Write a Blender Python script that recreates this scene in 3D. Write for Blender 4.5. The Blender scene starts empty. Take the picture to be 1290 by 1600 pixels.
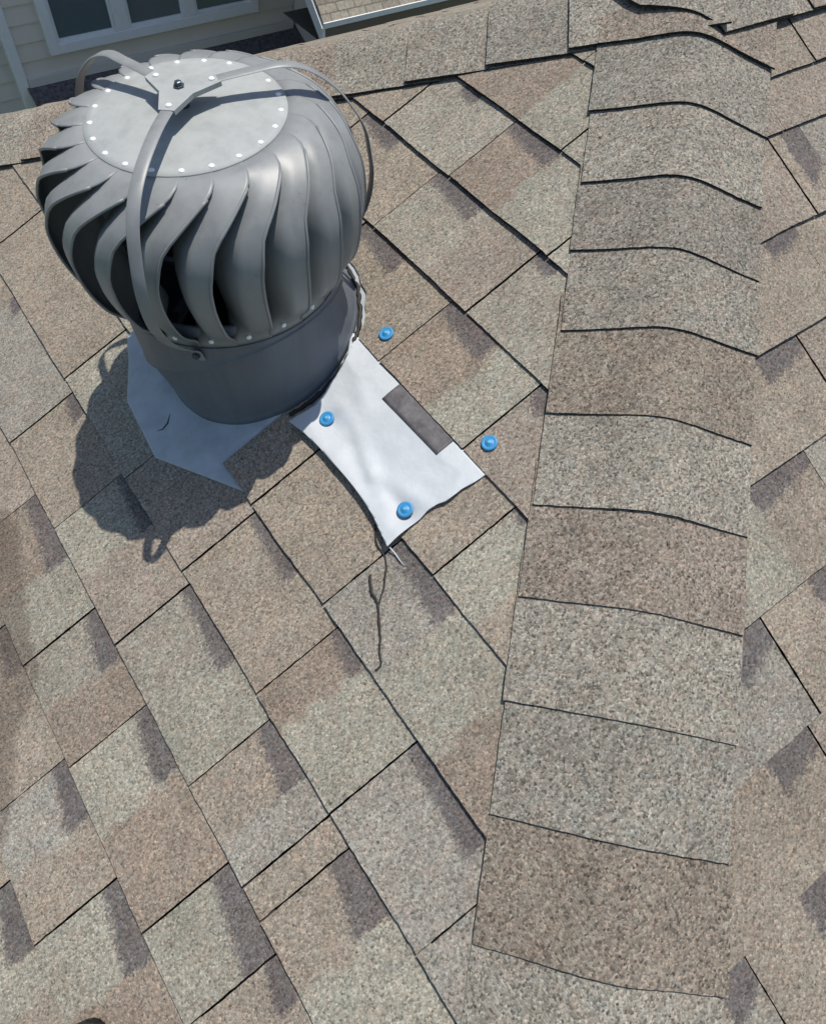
import bpy, bmesh, math, random
from mathutils import Vector, Matrix, noise
R_ = math.radians
random.seed(7)
S = bpy.context.scene
COL = S.collection
# ------------------------------------------------------------------ camera
PITCH = 0.4389185
CP, SP, TP = math.cos(PITCH), math.sin(PITCH), math.tan(PITCH)
cr = [[0.81203758, 0.44976577, -0.37189477], [-0.58013535, 0.69147506, -0.43047093], [0.06354487, 0.56530787, 0.82242876]]
cc = (-1.20876074, -0.84386146, 0.43613013)
cam = bpy.data.cameras.new('camera'); camo = bpy.data.objects.new('camera', cam); COL.objects.link(camo)
m = Matrix(cr).to_4x4(); m.translation = Vector(cc); camo.matrix_world = m
cam.sensor_fit = 'HORIZONTAL'; cam.sensor_width = 36; cam.lens = 1130.70 / 1290 * 36
cam.clip_start = 0.02; cam.clip_end = 3000
S.camera = camo
# ------------------------------------------------------------------ world and sun
SUN_AZ, SUN_EL = R_(21.5), R_(74.1)
w = bpy.data.worlds.new('World'); S.world = w; w.use_nodes = True
nt = w.node_tree; nt.nodes.clear()
sky = nt.nodes.new('ShaderNodeTexSky'); sky.sky_type = 'NISHITA'; sky.sun_disc = False
sky.sun_elevation = SUN_EL; sky.sun_rotation = math.pi / 2 - SUN_AZ
bg = nt.nodes.new('ShaderNodeBackground'); bg.inputs[1].default_value = 0.12
ow = nt.nodes.new('ShaderNodeOutputWorld')
nt.links.new(sky.outputs[0], bg.inputs[0]); nt.links.new(bg.outputs[0], ow.inputs[0])
sd = bpy.data.lights.new('sun', 'SUN'); sd.energy = 4.4; sd.angle = R_(0.55); sd.color = (1, .95, .87)
so = bpy.data.objects.new('sun', sd); COL.objects.link(so)
sv = Vector((math.cos(SUN_EL) * math.cos(SUN_AZ), math.cos(SUN_EL) * math.sin(SUN_AZ), math.sin(SUN_EL)))
so.rotation_euler = sv.to_track_quat('Z', 'Y').to_euler(); so.location = sv * 20
S.view_settings.view_transform = 'Standard'; S.view_settings.look = 'None'
S.view_settings.exposure = 0.0; S.view_settings.gamma = 1

# ------------------------------------------------------------------ helpers
def tag(o, label=None, cat=None, group=None, kind=None):
    if label: o['label'] = label
    if cat: o['category'] = cat
    if group: o['group'] = group
    if kind: o['kind'] = kind
    return o
def empty(name, loc, label, cat, group=None):
    o = bpy.data.objects.new(name, None); COL.objects.link(o); o.location = loc; o.empty_display_size = .05
    return tag(o, label, cat, group)
def link(name, me, mat, parent=None, smooth=False):
    o = bpy.data.objects.new(name, me); COL.objects.link(o)
    if mat: me.materials.append(mat)
    if smooth:
        for p in me.polygons: p.use_smooth = True
    if parent:
        o.parent = parent; o.matrix_parent_inverse = Matrix.Translation(-Vector(parent.location)) if parent.parent is None and parent.type == 'EMPTY' else Matrix()
    return o
def smooth(a): a = max(0, min(1, a)); return a * a * (3 - 2 * a)
class MB:
    def __init__(s): s.v = []; s.f = []
    def add(s, vs, fs):
        b = len(s.v); s.v += [tuple(x) for x in vs]; s.f += [tuple(i + b for i in f) for f in fs]
    def quad(s, a, b, c, d): s.add([a, b, c, d], [(0, 1, 2, 3)])
    def box(s, x0, x1, y0, y1, z0, z1):
        s.add([(x0,y0,z0),(x1,y0,z0),(x1,y1,z0),(x0,y1,z0),(x0,y0,z1),(x1,y0,z1),(x1,y1,z1),(x0,y1,z1)],
              [(0,3,2,1),(4,5,6,7),(0,1,5,4),(1,2,6,5),(2,3,7,6),(3,0,4,7)])
    def grid(s, rows, closed=False):
        n = len(rows[0]); b = len(s.v)
        for r in rows: s.v += [tuple(x) for x in r]
        for i in range(len(rows) - 1):
            for j in range(n if closed else n - 1):
                k = (j + 1) % n
                s.f.append((b + i*n + j, b + i*n + k, b + (i+1)*n + k, b + (i+1)*n + j))
    def tube(s, pts, r, n=8, cap=True, ax=None):
        pts = [Vector(p) for p in pts]; rows = []
        for i, p in enumerate(pts):
            d = (pts[min(i+1, len(pts)-1)] - pts[max(i-1, 0)]).normalized()
            rr = r[i] if isinstance(r, (list, tuple)) else r
            a = d.orthogonal().normalized() if i == 0 else (pa - d * pa.dot(d)).normalized()
            pa = a; b_ = d.cross(a)
            rows.append([p + a * rr * math.cos(2*math.pi*k/n) + b_ * rr * math.sin(2*math.pi*k/n) for k in range(n)])
        s.grid(rows, True)
        if cap:
            b = len(s.v) - n * len(rows)
            s.f.append(tuple(b + k for k in reversed(range(n)))); s.f.append(tuple(len(s.v) - n + k for k in range(n)))
    def lathe(s, prof, fr, n=48, close0=False, close1=False):
        rows = [[fr(r, 360*k/n, h) for k in range(n)] for r, h in prof]
        b = len(s.v); s.grid(rows, True)
        if close0: s.f.append(tuple(b + k for k in reversed(range(n))))
        if close1: s.f.append(tuple(len(s.v) - n + k for k in range(n)))
    def build(s, name, mat, parent=None, smooth=False, solid=0, bevel=0, off=0):
        me = bpy.data.meshes.new(name); me.from_pydata(s.v, [], s.f); me.validate(); me.update()
        o = link(name, me, mat, parent, smooth)
        if solid:
            md = o.modifiers.new('solid', 'SOLIDIFY'); md.thickness = solid; md.offset = off
        if bevel:
            md = o.modifiers.new('bevel', 'BEVEL'); md.width = bevel; md.segments = 2; md.limit_method = 'ANGLE'
        return o

# ------------------------------------------------------------------ materials
def mat(name, col=(.5, .5, .5), rough=.6, metal=0, spec=.5):
    m = bpy.data.materials.new(name); m.use_nodes = True
    b = m.node_tree.nodes['Principled BSDF']
    b.inputs['Base Color'].default_value = (*col, 1); b.inputs['Roughness'].default_value = rough
    b.inputs['Metallic'].default_value = metal; b.inputs['Specular IOR Level'].default_value = spec
    return m, m.node_tree, b
def N(nt, t, **k):
    n = nt.nodes.new('ShaderNode' + t)
    for a, v in k.items():
        if a.startswith('i_'): n.inputs[a[2:].replace('_', ' ')].default_value = v
        else: setattr(n, a, v)
    return n
def ramp(nt, stops):
    r = N(nt, 'ValToRGB'); e = r.color_ramp.elements
    e[0].position, e[0].color = stops[0][0], (*([stops[0][1]]*3 if isinstance(stops[0][1], float) else stops[0][1]), 1)
    e[1].position, e[1].color = stops[-1][0], (*([stops[-1][1]]*3 if isinstance(stops[-1][1], float) else stops[-1][1]), 1)
    for p, c in stops[1:-1]:
        x = e.new(p); x.color = (*([c]*3 if isinstance(c, float) else c), 1)
    return r
def mixc(nt, a, b, fac, mode='MIX'):
    n = N(nt, 'Mix', data_type='RGBA', blend_type=mode)
    for s, v in ((0, fac), (6, a), (7, b)):
        if hasattr(v, 'links'): nt.links.new(v, n.inputs[s])
        elif isinstance(v, (int, float)): n.inputs[s].default_value = v
        else: n.inputs[s].default_value = (*v, 1)
    return n.outputs[2]
def mathn(nt, op, a, b=0., clamp=False):
    n = N(nt, 'Math', operation=op, use_clamp=clamp)
    for i, v in enumerate((a, b)):
        if hasattr(v, 'links'): nt.links.new(v, n.inputs[i])
        else: n.inputs[i].default_value = v
    return n.outputs[0]

def granule_mat(name, scale, lo, hi, dark, bump, patches=True):
    m, nt, b = mat(name, (.2, .2, .2), .93, 0, .25)
    L = nt.links.new
    tc = N(nt, 'TexCoord'); P = tc.outputs['Object']
    at = N(nt, 'Attribute', attribute_name='tabcol')
    col = at.outputs['Color']
    if patches:
        uv = N(nt, 'UVMap', uv_map='UVMap'); sx = N(nt, 'SeparateXYZ'); L(uv.outputs[0], sx.inputs[0])
        pr = N(nt, 'Attribute', attribute_name='patch'); sp = N(nt, 'SeparateXYZ'); L(pr.outputs['Vector'], sp.inputs[0])
        n1 = N(nt, 'TexNoise', i_Scale=90, i_Detail=3, i_Roughness=.75); L(P, n1.inputs[0])
        wob = mathn(nt, 'MULTIPLY', mathn(nt, 'SUBTRACT', n1.outputs[0], .5), .024)
        u = mathn(nt, 'ADD', sx.outputs[0], wob)           # runs away from the patch start, metres
        v = mathn(nt, 'ADD', sx.outputs[1], wob)
        # depth grows along the patch
        rel = mathn(nt, 'DIVIDE', sx.outputs[0], sp.outputs[0], True)
        dep = mathn(nt, 'MULTIPLY', sp.outputs[1], mathn(nt, 'ADD', mathn(nt, 'MULTIPLY', rel, .38), .67))
        m1 = mathn(nt, 'MULTIPLY', mathn(nt, 'SUBTRACT', sp.outputs[0], u), 110., True)
        m2 = mathn(nt, 'MULTIPLY', mathn(nt, 'SUBTRACT', mathn(nt, 'MULTIPLY', dep, 1.12), v), 62., True)
        m3 = mathn(nt, 'MULTIPLY', mathn(nt, 'ADD', sx.outputs[0], .0), 400., True)
        msk = mathn(nt, 'MULTIPLY', mathn(nt, 'MULTIPLY', m1, m2), m3)
        vg = N(nt, 'TexVoronoi', i_Scale=scale * .9, i_Randomness=1.); L(P, vg.inputs['Vector'])
        sg = N(nt, 'SeparateColor'); L(vg.outputs['Color'], sg.inputs[0])
        has = mathn(nt, 'GREATER_THAN', sp.outputs[1], .005)
        thr = mathn(nt, 'MULTIPLY', mathn(nt, 'SUBTRACT', mathn(nt, 'MULTIPLY', msk, 1.5), sg.outputs[2]), 3.5, True)
        msk = mathn(nt, 'MULTIPLY', mathn(nt, 'ADD', mathn(nt, 'MULTIPLY', thr, .65), mathn(nt, 'MULTIPLY', msk, .35)), has)
        col = mixc(nt, col, (.108, .098, .100), mathn(nt, 'MULTIPLY', msk, .86))
        st = N(nt, 'Attribute', attribute_name='stain')
        sm = mathn(nt, 'MULTIPLY', mathn(nt, 'SUBTRACT', mathn(nt, 'ADD', st.outputs['Fac'], mathn(nt, 'MULTIPLY', wob, 6.)), .30), 2.0, True)
        col = mixc(nt, col, (.105, .083, .068), mathn(nt, 'MULTIPLY', sm, .55))
    # mottling
    n2 = N(nt, 'TexNoise', i_Scale=14, i_Detail=4, i_Roughness=.6); L(P, n2.inputs[0])
    r2 = ramp(nt, [(.3, .86), (.7, 1.12)]); L(n2.outputs[0], r2.inputs[0])
    col = mixc(nt, col, r2.outputs[0], 1., 'MULTIPLY')
    n5 = N(nt, 'TexNoise', i_Scale=38, i_Detail=3, i_Roughness=.7); L(P, n5.inputs[0])
    r5 = ramp(nt, [(.35, (1.03, .985, .96)), (.65, (.975, 1.01, 1.01))]); L(n5.outputs[0], r5.inputs[0])
    col = mixc(nt, col, r5.outputs[0], 1., 'MULTIPLY')
    # granules
    v1 = N(nt, 'TexVoronoi', i_Scale=scale, i_Randomness=1.); L(P, v1.inputs['Vector'])
    sc = N(nt, 'SeparateColor'); L(v1.outputs['Color'], sc.inputs[0])
    g1 = ramp(nt, [(0., dark), (.10, lo), (.5, 1.0), (.85, hi), (1., hi * 1.28)]); L(sc.outputs[0], g1.inputs[0])
    col = mixc(nt, col, g1.outputs[0], 1., 'MULTIPLY')
    h1 = ramp(nt, [(0., (1.06, .98, .92)), (.3, (1.02, .99, .96)), (.7, (1.0, 1.0, .99)), (1., (.96, 1.01, 1.02))]); L(sc.outputs[1], h1.inputs[0])
    col = mixc(nt, col, h1.outputs[0], 1., 'MULTIPLY')
    n3 = N(nt, 'TexNoise', i_Scale=scale * .62, i_Detail=3, i_Roughness=.65); L(P, n3.inputs[0])
    r3 = ramp(nt, [(.30, dark * .8), (.40, .86), (.55, 1.02), (.72, 1.28)]); L(n3.outputs[0], r3.inputs[0])
    col = mixc(nt, col, r3.outputs[0], 1., 'MULTIPLY')
    v3 = N(nt, 'TexVoronoi', i_Scale=42, i_Randomness=1.); L(P, v3.inputs['Vector'])
    s3 = N(nt, 'SeparateColor'); L(v3.outputs['Color'], s3.inputs[0])
    spot = mathn(nt, 'MULTIPLY', mathn(nt, 'LESS_THAN', v3.outputs['Distance'], mathn(nt, 'MULTIPLY', s3.outputs[1], .11)), mathn(nt, 'GREATER_THAN', s3.outputs[0], .82))
    col = mixc(nt, col, (.05, .045, .04), mathn(nt, 'MULTIPLY', spot, .75))
    L(col, b.inputs['Base Color'])
    bp = N(nt, 'Bump', i_Strength=bump, i_Distance=.0016)
    hsum = mathn(nt, 'ADD', n3.outputs[0], mathn(nt, 'MULTIPLY', v1.outputs['Distance'], -.9))
    L(hsum, bp.inputs['Height']); L(bp.outputs[0], b.inputs['Normal'])
    return m
M_shingle = granule_mat('shingle granules', 390, .72, 1.18, .50, .5)
M_cap = granule_mat('cap shingle granules', 370, .62, 1.26, .34, .6, False)
def noisy(name, col, rough, metal=0, amt=.1, scale=30, bump=0, bs=40, spec=.5, rvar=.1):
    m, nt, b = mat(name, col, rough, metal, spec)
    tc = N(nt, 'TexCoord'); n = N(nt, 'TexNoise', i_Scale=scale, i_Detail=5, i_Roughness=.6); nt.links.new(tc.outputs['Object'], n.inputs[0])
    r = ramp(nt, [(.3, 1 - amt), (.7, 1 + amt)]); nt.links.new(n.outputs[0], r.inputs[0])
    nt.links.new(mixc(nt, col, r.outputs[0], 1., 'MULTIPLY'), b.inputs['Base Color'])
    nt.links.new(mathn(nt, 'ADD', mathn(nt, 'MULTIPLY', n.outputs[0], rvar * 2), rough - rvar), b.inputs['Roughness'])
    if 'metal' in name or 'plate' in name:
        n4 = N(nt, 'TexNoise', i_Scale=5, i_Detail=6, i_Roughness=.7); mp = N(nt, 'Mapping'); mp.inputs['Scale'].default_value = (6, 6, .8)
        nt.links.new(tc.outputs['Object'], mp.inputs[0]); nt.links.new(mp.outputs[0], n4.inputs[0])
        r4 = ramp(nt, [(.35, .88), (.5, 1.0), (.72, 1.10)]); nt.links.new(n4.outputs[0], r4.inputs[0])
        src = b.inputs['Base Color'].links[0].from_socket
        nt.links.new(mixc(nt, src, r4.outputs[0], 1., 'MULTIPLY'), b.inputs['Base Color'])
        n6 = N(nt, 'TexNoise', i_Scale=140, i_Detail=2); nt.links.new(tc.outputs['Object'], n6.inputs[0])
        r6 = ramp(nt, [(.70, 0.), (.78, 1.)]); nt.links.new(n6.outputs[0], r6.inputs[0])
        src = b.inputs['Base Color'].links[0].from_socket
        nt.links.new(mixc(nt, src, tuple(x * .6 for x in col), mathn(nt, 'MULTIPLY', r6.outputs[0], .5)), b.inputs['Base Color'])
    if bump:
        n2 = N(nt, 'TexNoise', i_Scale=bs, i_Detail=4); nt.links.new(tc.outputs['Object'], n2.inputs[0])
        bp = N(nt, 'Bump', i_Strength=bump, i_Distance=.002); nt.links.new(n2.outputs[0], bp.inputs['Height']); nt.links.new(bp.outputs[0], b.inputs['Normal'])
    return m
M_felt = noisy('black asphalt underlay', (.018, .017, .017), .9, spec=.2)
M_edge = noisy('asphalt shingle edge', (.026, .023, .020), .9, spec=.2, amt=.4, scale=200)
M_metal = noisy('grey painted galvanised metal', (.235, .246, .249), .40, 0, .05, 18, .05, 60, spec=.38, rvar=.05)
M_disc = noisy('weathered grey top plate', (.345, .362, .356), .6, 0, .05, 22, .04, 50, spec=.35)
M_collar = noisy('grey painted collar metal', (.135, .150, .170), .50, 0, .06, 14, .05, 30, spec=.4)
M_flange = noisy('blue grey flashing metal', (.41, .45, .475), .5, 0, .06, 12, .04, 20, spec=.35)
M_rivet = noisy('bright aluminium rivet', (.88, .88, .88), .4, .15, .03)
M_bolt = noisy('dark zinc bolt', (.08, .10, .12), .4, .7, .1)
M_white = noisy('white membrane sheet', (.50, .53, .555), .6, 0, .07, 22, .5, 60)
M_tape = noisy('dark grey sealing strip', (.105, .10, .105), .6, 0, .4, 60, .3, 120)
M_blue = noisy('blue plastic cap', (.04, .25, .50), .45, 0, .03)
M_nail = noisy('pale blue nail centre', (.10, .40, .62), .4, 0, .05)
M_seal = noisy('dried tar', (.02, .018, .016), .7, 0, .2)
M_siding = noisy('beige vinyl siding', (.74, .665, .575), .6, 0, .04, 3)
M_sidingl = noisy('grey beige siding', (.66, .62, .56), .6, 0, .04, 3)
M_trim = noisy('white painted trim', (.84, .84, .84), .5, 0, .03)
M_fascia = noisy('taupe painted fascia', (.17, .135, .105), .6, 0, .05)
M_glass, _g, _b = mat('dark window glass', (.10, .14, .155), .08, 0, .6)
M_under = noisy('brown soffit', (.13, .11, .09), .7)
M_shoe = noisy('black rubber shoe', (.015, .015, .017), .6, 0, .2)
M_sole = noisy('pale shoe sole', (.5, .42, .36), .7, 0, .1)
M_grass = noisy('lawn grass', (.06, .10, .03), .9, 0, .4, 2)
M_dark = noisy('neighbour dark shingles', (.11, .10, .105), .9, 0, .6, 45)
def coursemat(name, c1, c2, sx, sy):
    m, nt, b = mat(name, c1, .9, 0, .2)
    tc = N(nt, 'TexCoord'); br = N(nt, 'TexBrick', i_Scale=1., i_Mortar_Size=.004)
    mp = N(nt, 'Mapping'); nt.links.new(tc.outputs['UV'], mp.inputs[0]); nt.links.new(mp.outputs[0], br.inputs[0])
    br.inputs['Color1'].default_value = (*c1, 1); br.inputs['Color2'].default_value = (*c2, 1); br.inputs['Mortar'].default_value = (c1[0]*.5, c1[1]*.5, c1[2]*.5, 1)
    br.inputs['Brick Width'].default_value = sx; br.inputs['Row Height'].default_value = sy
    n = N(nt, 'TexNoise', i_Scale=60, i_Detail=4); nt.links.new(tc.outputs['UV'], n.inputs[0])
    r = ramp(nt, [(.3, .75), (.7, 1.25)]); nt.links.new(n.outputs[0], r.inputs[0])
    nt.links.new(mixc(nt, br.outputs[0], r.outputs[0], 1., 'MULTIPLY'), b.inputs['Base Color'])
    return m
M_ntan = coursemat('neighbour tan shingles', (.34, .31, .25), (.20, .175, .145), .12, .05)

# ------------------------------------------------------------------ ground (structure)
g = MB(); g.quad((-600, -600, -5.6), (600, -600, -5.6), (600, 600, -5.6), (-600, 600, -5.6))
tag(g.build('ground', M_grass), kind='structure')

# ------------------------------------------------------------------ the house and its roof
house = empty('house', (0, 0, 0), 'house roof of tan and grey asphalt shingles with bent hip caps, carrying the turbine vent', 'house')
def PL(s, y, h=0.): return Vector((-s * CP - h * SP, y, -s * SP + h * CP))          # slope facing -x
def PR(s, x, h=0.): return Vector((x, -s * CP - h * SP, -s * SP + h * CP))          # slope facing -y
def PB(s, x, h=0.): return Vector((x, s * CP + h * SP, -s * SP + h * CP))           # slope facing +y
E_ = .1429
TC = {'T': (.260, .226, .186), 'G': (.276, .262, .220), 'B': (.238, .199, .163), 'D': (.19, .16, .135), 'Y': (.254, .238, .210), 'P': (.258, .224, .190), 'M': (.266, .247, .210)}
VC = (-.836, .0195)                                   # where the vent axis meets the slope (x, y)
HOLE = (.923, .0195, .190)                            # cut-out round the vent on the slope: s, y, radius
stain_poly = [(1.669, .323), (1.439, .074), (1.438, .027), (1.472, -.073), (1.498, -.158), (1.506, -.215), (1.545, -.244), (1.583, -.272), (1.629, -.359), (1.667, -.403), (1.875, -.276)]
def in_poly(p, poly):
    c = False; j = len(poly) - 1
    for i in range(len(poly)):
        a, b = poly[i], poly[j]
        if (a[1] > p[1]) != (b[1] > p[1]) and p[0] < (b[0]-a[0]) * (p[1]-a[1]) / (b[1]-a[1]) + a[0]: c = not c
        j = i
    return c
def dseg(p, a, b):
    ax, ay = b[0]-a[0], b[1]-a[1]; t = max(0, min(1, ((p[0]-a[0])*ax + (p[1]-a[1])*ay) / (ax*ax+ay*ay)))
    return math.hypot(p[0]-a[0]-t*ax, p[1]-a[1]-t*ay)
def stain(s, y):
    d = min(dseg((s, y), stain_poly[i], stain_poly[(i+1) % len(stain_poly)]) for i in range(len(stain_poly)))
    return max(0., min(1., .5 + (d if in_poly((s, y), stain_poly) else -d) / .03))
class Slope:
    """collects shingle tabs of one slope; each tab is a thin slab with its own colour and dark band"""
    def __init__(s, F, lo, hi, key):
        s.F, s.lo, s.hi, s.key = F, lo, hi, key
        s.v = []; s.f = []; s.col = []; s.uv = []; s.pt = []; s.st = []; s.mi = []
    def tab(self, k, s0, s1, y0, y1, cols, patch=None, tooth=0., gap0=True, gap1=True, hole=None, top=.02):
        F = self.F
        gw = random.uniform(.0010, .0016); g0 = gw if gap0 else 0; g1 = gw if gap1 else 0
        ya, yb = y0 + g0, y1 - g1
        nu = max(2, int((yb - ya) / .009)); nv = 17
        sv_ = [s0 - top + (s1 - s0 + top) * j / nv for j in range(nv + 1)]
        b = len(self.v); used = []
        slope_tone = random.uniform(.95, 1.05) * (1.03 if self.key == 1 else .97); cs = [(ylo, tuple(x * slope_tone for x in c_)) for ylo, c_ in cols]  # slope factor paints lighting balance into tab colour: vent slope lighter, others darker
        ph = random.uniform(0, 100)
        pp0, pl_, pd = patch if patch else (y1, .0001, 0.)
        inner = []
        for j, sv in enumerate(sv_):
            lo, hi = self.lo(sv), self.hi(sv)
            for i in range(nu + 1):
                y = ya + (yb - ya) * i / nu
                y = max(lo, min(hi, y)); ss = sv
                if j == nv:
                    ss += .0011 * noise.noise(Vector((y * 160, k * 3.1, self.key))) + .0022 * noise.noise(Vector((y * 9, k * 7.3, self.key)))
                if i in (0, nu): y += (.0010 if (gap0 if i == 0 else gap1) else 0) * noise.noise(Vector((sv * 110, y0 * 31, self.key)))
                t = (sv - s0) / (s1 - s0)
                lift = max(0, noise.noise(Vector((y * 3.1, k * 5.7, self.key + 4)))) * (.005 if k < 5 else .0025) * max(0, min(1, (y - lo - .10) / .08, (hi - y - .10) / .08))
                h = .0022 + .0052 * t + tooth + (lift * max(0, t) ** 2) + .0008 * noise.noise(Vector((ss * 14, y * 14, self.key + 9)))
                ins = False
                if hole:
                    dx, dy = ss - hole[0], y - hole[1]; d = math.hypot(dx, dy)
                    ang = math.atan2(dy, dx); rr = hole[2] * (1 + .03 * noise.noise(Vector((math.cos(ang) * 6, math.sin(ang) * 6, 1))) + .012 * noise.noise(Vector((math.cos(ang) * 40, math.sin(ang) * 40, 1))))
                    if d < rr: ins = True
                    inner.append((ins, dx, dy, d, rr))
                self.v.append([ss, y, h]); used.append((ss, y, t))
                yy = y + .007 * noise.noise(Vector((sv * 30, y * 30, k * 1.7 + 3)))
                c = cs[-1][1]
                for ylo, c_ in cs:
                    if yy >= ylo: c = c_; break
                self.col.append(c)
                self.uv.append((pp0 - y, sv - s0)); self.pt.append((pl_, pd, 0.)); self.st.append(stain(ss, y) if self.key == 1 else 0.)
        n = nu + 1
        keep = []
        for j in range(nv):
            for i in range(nu):
                q4 = (j*n+i, (j+1)*n+i, (j+1)*n+i+1, j*n+i+1)
                if hole:
                    c_ = sum(inner[x][0] for x in q4)
                    if c_ == 4: continue
                if abs(self.v[b+q4[0]][1] - self.v[b+q4[3]][1]) < 1e-6 and abs(self.v[b+q4[1]][1] - self.v[b+q4[2]][1]) < 1e-6: continue
                keep.append(q4)
        if hole:                                   # pull cut vertices out onto the cut line
            for q4 in keep:
                for x in q4:
                    ins, dx, dy, d, rr = inner[x]
                    if ins and d > 1e-6:
                        self.v[b+x][0] = hole[0] + dx / d * rr; self.v[b+x][1] = hole[1] + dy / d * rr
        # top faces
        for q4 in keep: self.f.append(tuple(b + x for x in q4)); self.mi.append(0)
        # side walls along the boundary of the kept faces
        from collections import Counter
        ec = Counter()
        for q4 in keep:
            for a_, b_ in zip(q4, q4[1:] + q4[:1]): ec[(a_, b_)] += 1
        low = {}
        for (a_, b_) in list(ec):
            if (b_, a_) in ec: continue
            for x in (a_, b_):
                if x not in low:
                    vs, vy, vh = self.v[b+x]; low[x] = len(self.v)
                    self.v.append([vs, vy, max(vh - .0042 - tooth, -.001 + .0)])
                    for L_ in (self.col, self.uv, self.pt, self.st): L_.append(L_[b+x])
            self.f.append((b + a_, low[a_], low[b_], b + b_)); self.mi.append(1)
    def build(self, name, parent):
        me = bpy.data.meshes.new(name)
        me.from_pydata([self.F(*p) for p in self.v], [], self.f)
        me.materials.append(M_shingle); me.materials.append(M_edge)
        me.polygons.foreach_set('material_index', self.mi)
        a = me.attributes.new('tabcol', 'FLOAT_COLOR', 'POINT'); a.data.foreach_set('color', [x for c in self.col for x in (*c, 1)])
        a = me.attributes.new('patch', 'FLOAT_VECTOR', 'POINT'); a.data.foreach_set('vector', [x for c in self.pt for x in c])
        a = me.attributes.new('stain', 'FLOAT', 'POINT'); a.data.foreach_set('value', self.st)
        uvl = me.uv_layers.new(name='UVMap')
        idx = [0] * len(me.loops); me.loops.foreach_get('vertex_index', idx)
        uvl.data.foreach_set('uv', [x for i in idx for x in self.uv[i]])
        me.update()
        bm = bmesh.new(); bm.from_mesh(me); bmesh.ops.recalc_face_normals(bm, faces=bm.faces); bm.to_mesh(me); bm.free()
        o = bpy.data.objects.new(name, me); COL.objects.link(o); o.parent = parent
        return o

# joints of every course seen on the slope with the vent: (y, is a real joint), colours between them from +y to -y
CL_ = {0: ([(0., 0), (-.105, 1)], 'BGG', []),
 1: ([(.193, 1), (.004, 1), (-.109, 0), (-.238, 1)], 'TMBGG', [(.14, .05, .03), (.004, .113, .040)]),
 2: ([(.24, 1), (.028, 1), (-.109, 0), (-.219, 1)], 'TTMPM', [(.24, .107, .035), (.028, .12, .040), (-.219, .05, .03)]),
 3: ([(.05, 1), (-.185, 1), (-.306, 0), (-.390, 1)], 'TTBGP', [(.05, .12, .04), (-.185, .113, .042), (-.390, .04, .04)]),
 4: ([(-.504, 1), (-.595, 0)], 'TGT', [(-.504, .035, .02)]),
 5: ([(-.233, 1), (-.433, 1), (-.562, 0), (-.687, 0)], 'TTYGB', [(-.433, .13, .040)]),
 6: ([(.85, 1), (.638, 1), (.413, 1), (.225, 1), (-.037, 1), (-.243, 1), (-.471, 1), (-.538, 0), (-.657, 1)], 'YTTTGPTBGY', [(-.243, .127, .032), (-.471, .07, .03), (-.657, .145, .038)]),
 7: ([(.70, 1), (.492, 1), (.192, 1), (-.020, 1), (-.133, 0), (-.265, 1), (-.405, 0), (-.509, 1), (-.597, 0), (-.657, 1), (-.702, 1), (-.795, 0)], 'GTYTGPMGTYTTGB', [(.492, .05, .03), (.192, .062, .035), (-.020, .123, .03), (-.265, .147, .034), (-.509, .095, .045), (-.702, .091, .055)]),
 8: ([(.30, 1), (.068, 1), (-.075, 0), (-.187, 1), (-.28, 0), (-.372, 1), (-.484, 0), (-.620, 1), (-.742, 1)], 'YPBGMBGBGT', [(.068, .15, .045), (-.187, .10, .045), (-.372, .11, .045), (-.620, .126, .052), (-.742, .06, .04)]),
 9: ([(.05, 1), (-.1, 1), (-.353, 1), (-.45, 0), (-.54, 1), (-.65, 0)], 'TGTYTGB', [(-.1, .09, .04), (-.353, .098, .045), (-.54, .115, .05)]),
 10: ([(-.2, 1), (-.443, 1), (-.60, 0)], 'GTGT', [(-.443, .10, .05)])}
S0L = .2410
def random_course(k, lo, hi, rev=1):
    bs = []; y = hi - random.uniform(.03, .2); cols = [random.choice('TGPMYB')]
    pts = []
    while y > lo + .06:
        real = random.random() < .6
        bs.append((y, 1 if real else 0)); cols.append(random.choice('TGPMYTGB'))
        if real: pts.append((y, random.uniform(.08, .14), random.uniform(.03, .045)))
        y -= random.uniform(.09, .2)
    return bs, ''.join(cols), pts
def lay(sl, k, s0, s1, bs, cols, pats, lo, hi, hole=None):
    ys = [hi] + [b[0] for b in bs] + [lo]; real = [1] + [b[1] for b in bs] + [1]
    tooth = 0.; i = 0; n = len(ys) - 1
    while i < n:
        j = i + 1
        while j < n and not real[j]: j += 1        # colour changes inside one tab
        y1, y0 = ys[i], ys[j]
        seg = [(ys[q + 1] if q + 1 < j else -99., TC[cols[min(q, len(cols) - 1)]]) for q in range(i, j)]
        p = None
        for (ps, pl_, pd) in pats:
            if ps > y0 + .002 and ps - pl_ < y1 - .002 and ps <= y1 + .02: p = p or (ps, pl_, pd)
        tooth = (.0012 if tooth == 0 else 0.)
        if y1 - y0 >= .003: sl.tab(k, s0, s1, y0, y1, seg, p, tooth, j < n, i > 0, hole)
        i = j
EAVE = 17
left = Slope(PL, lambda s: -max(s, .08) * CP + .078, lambda s: max(s, .08) * CP - .078, 1)
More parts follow.
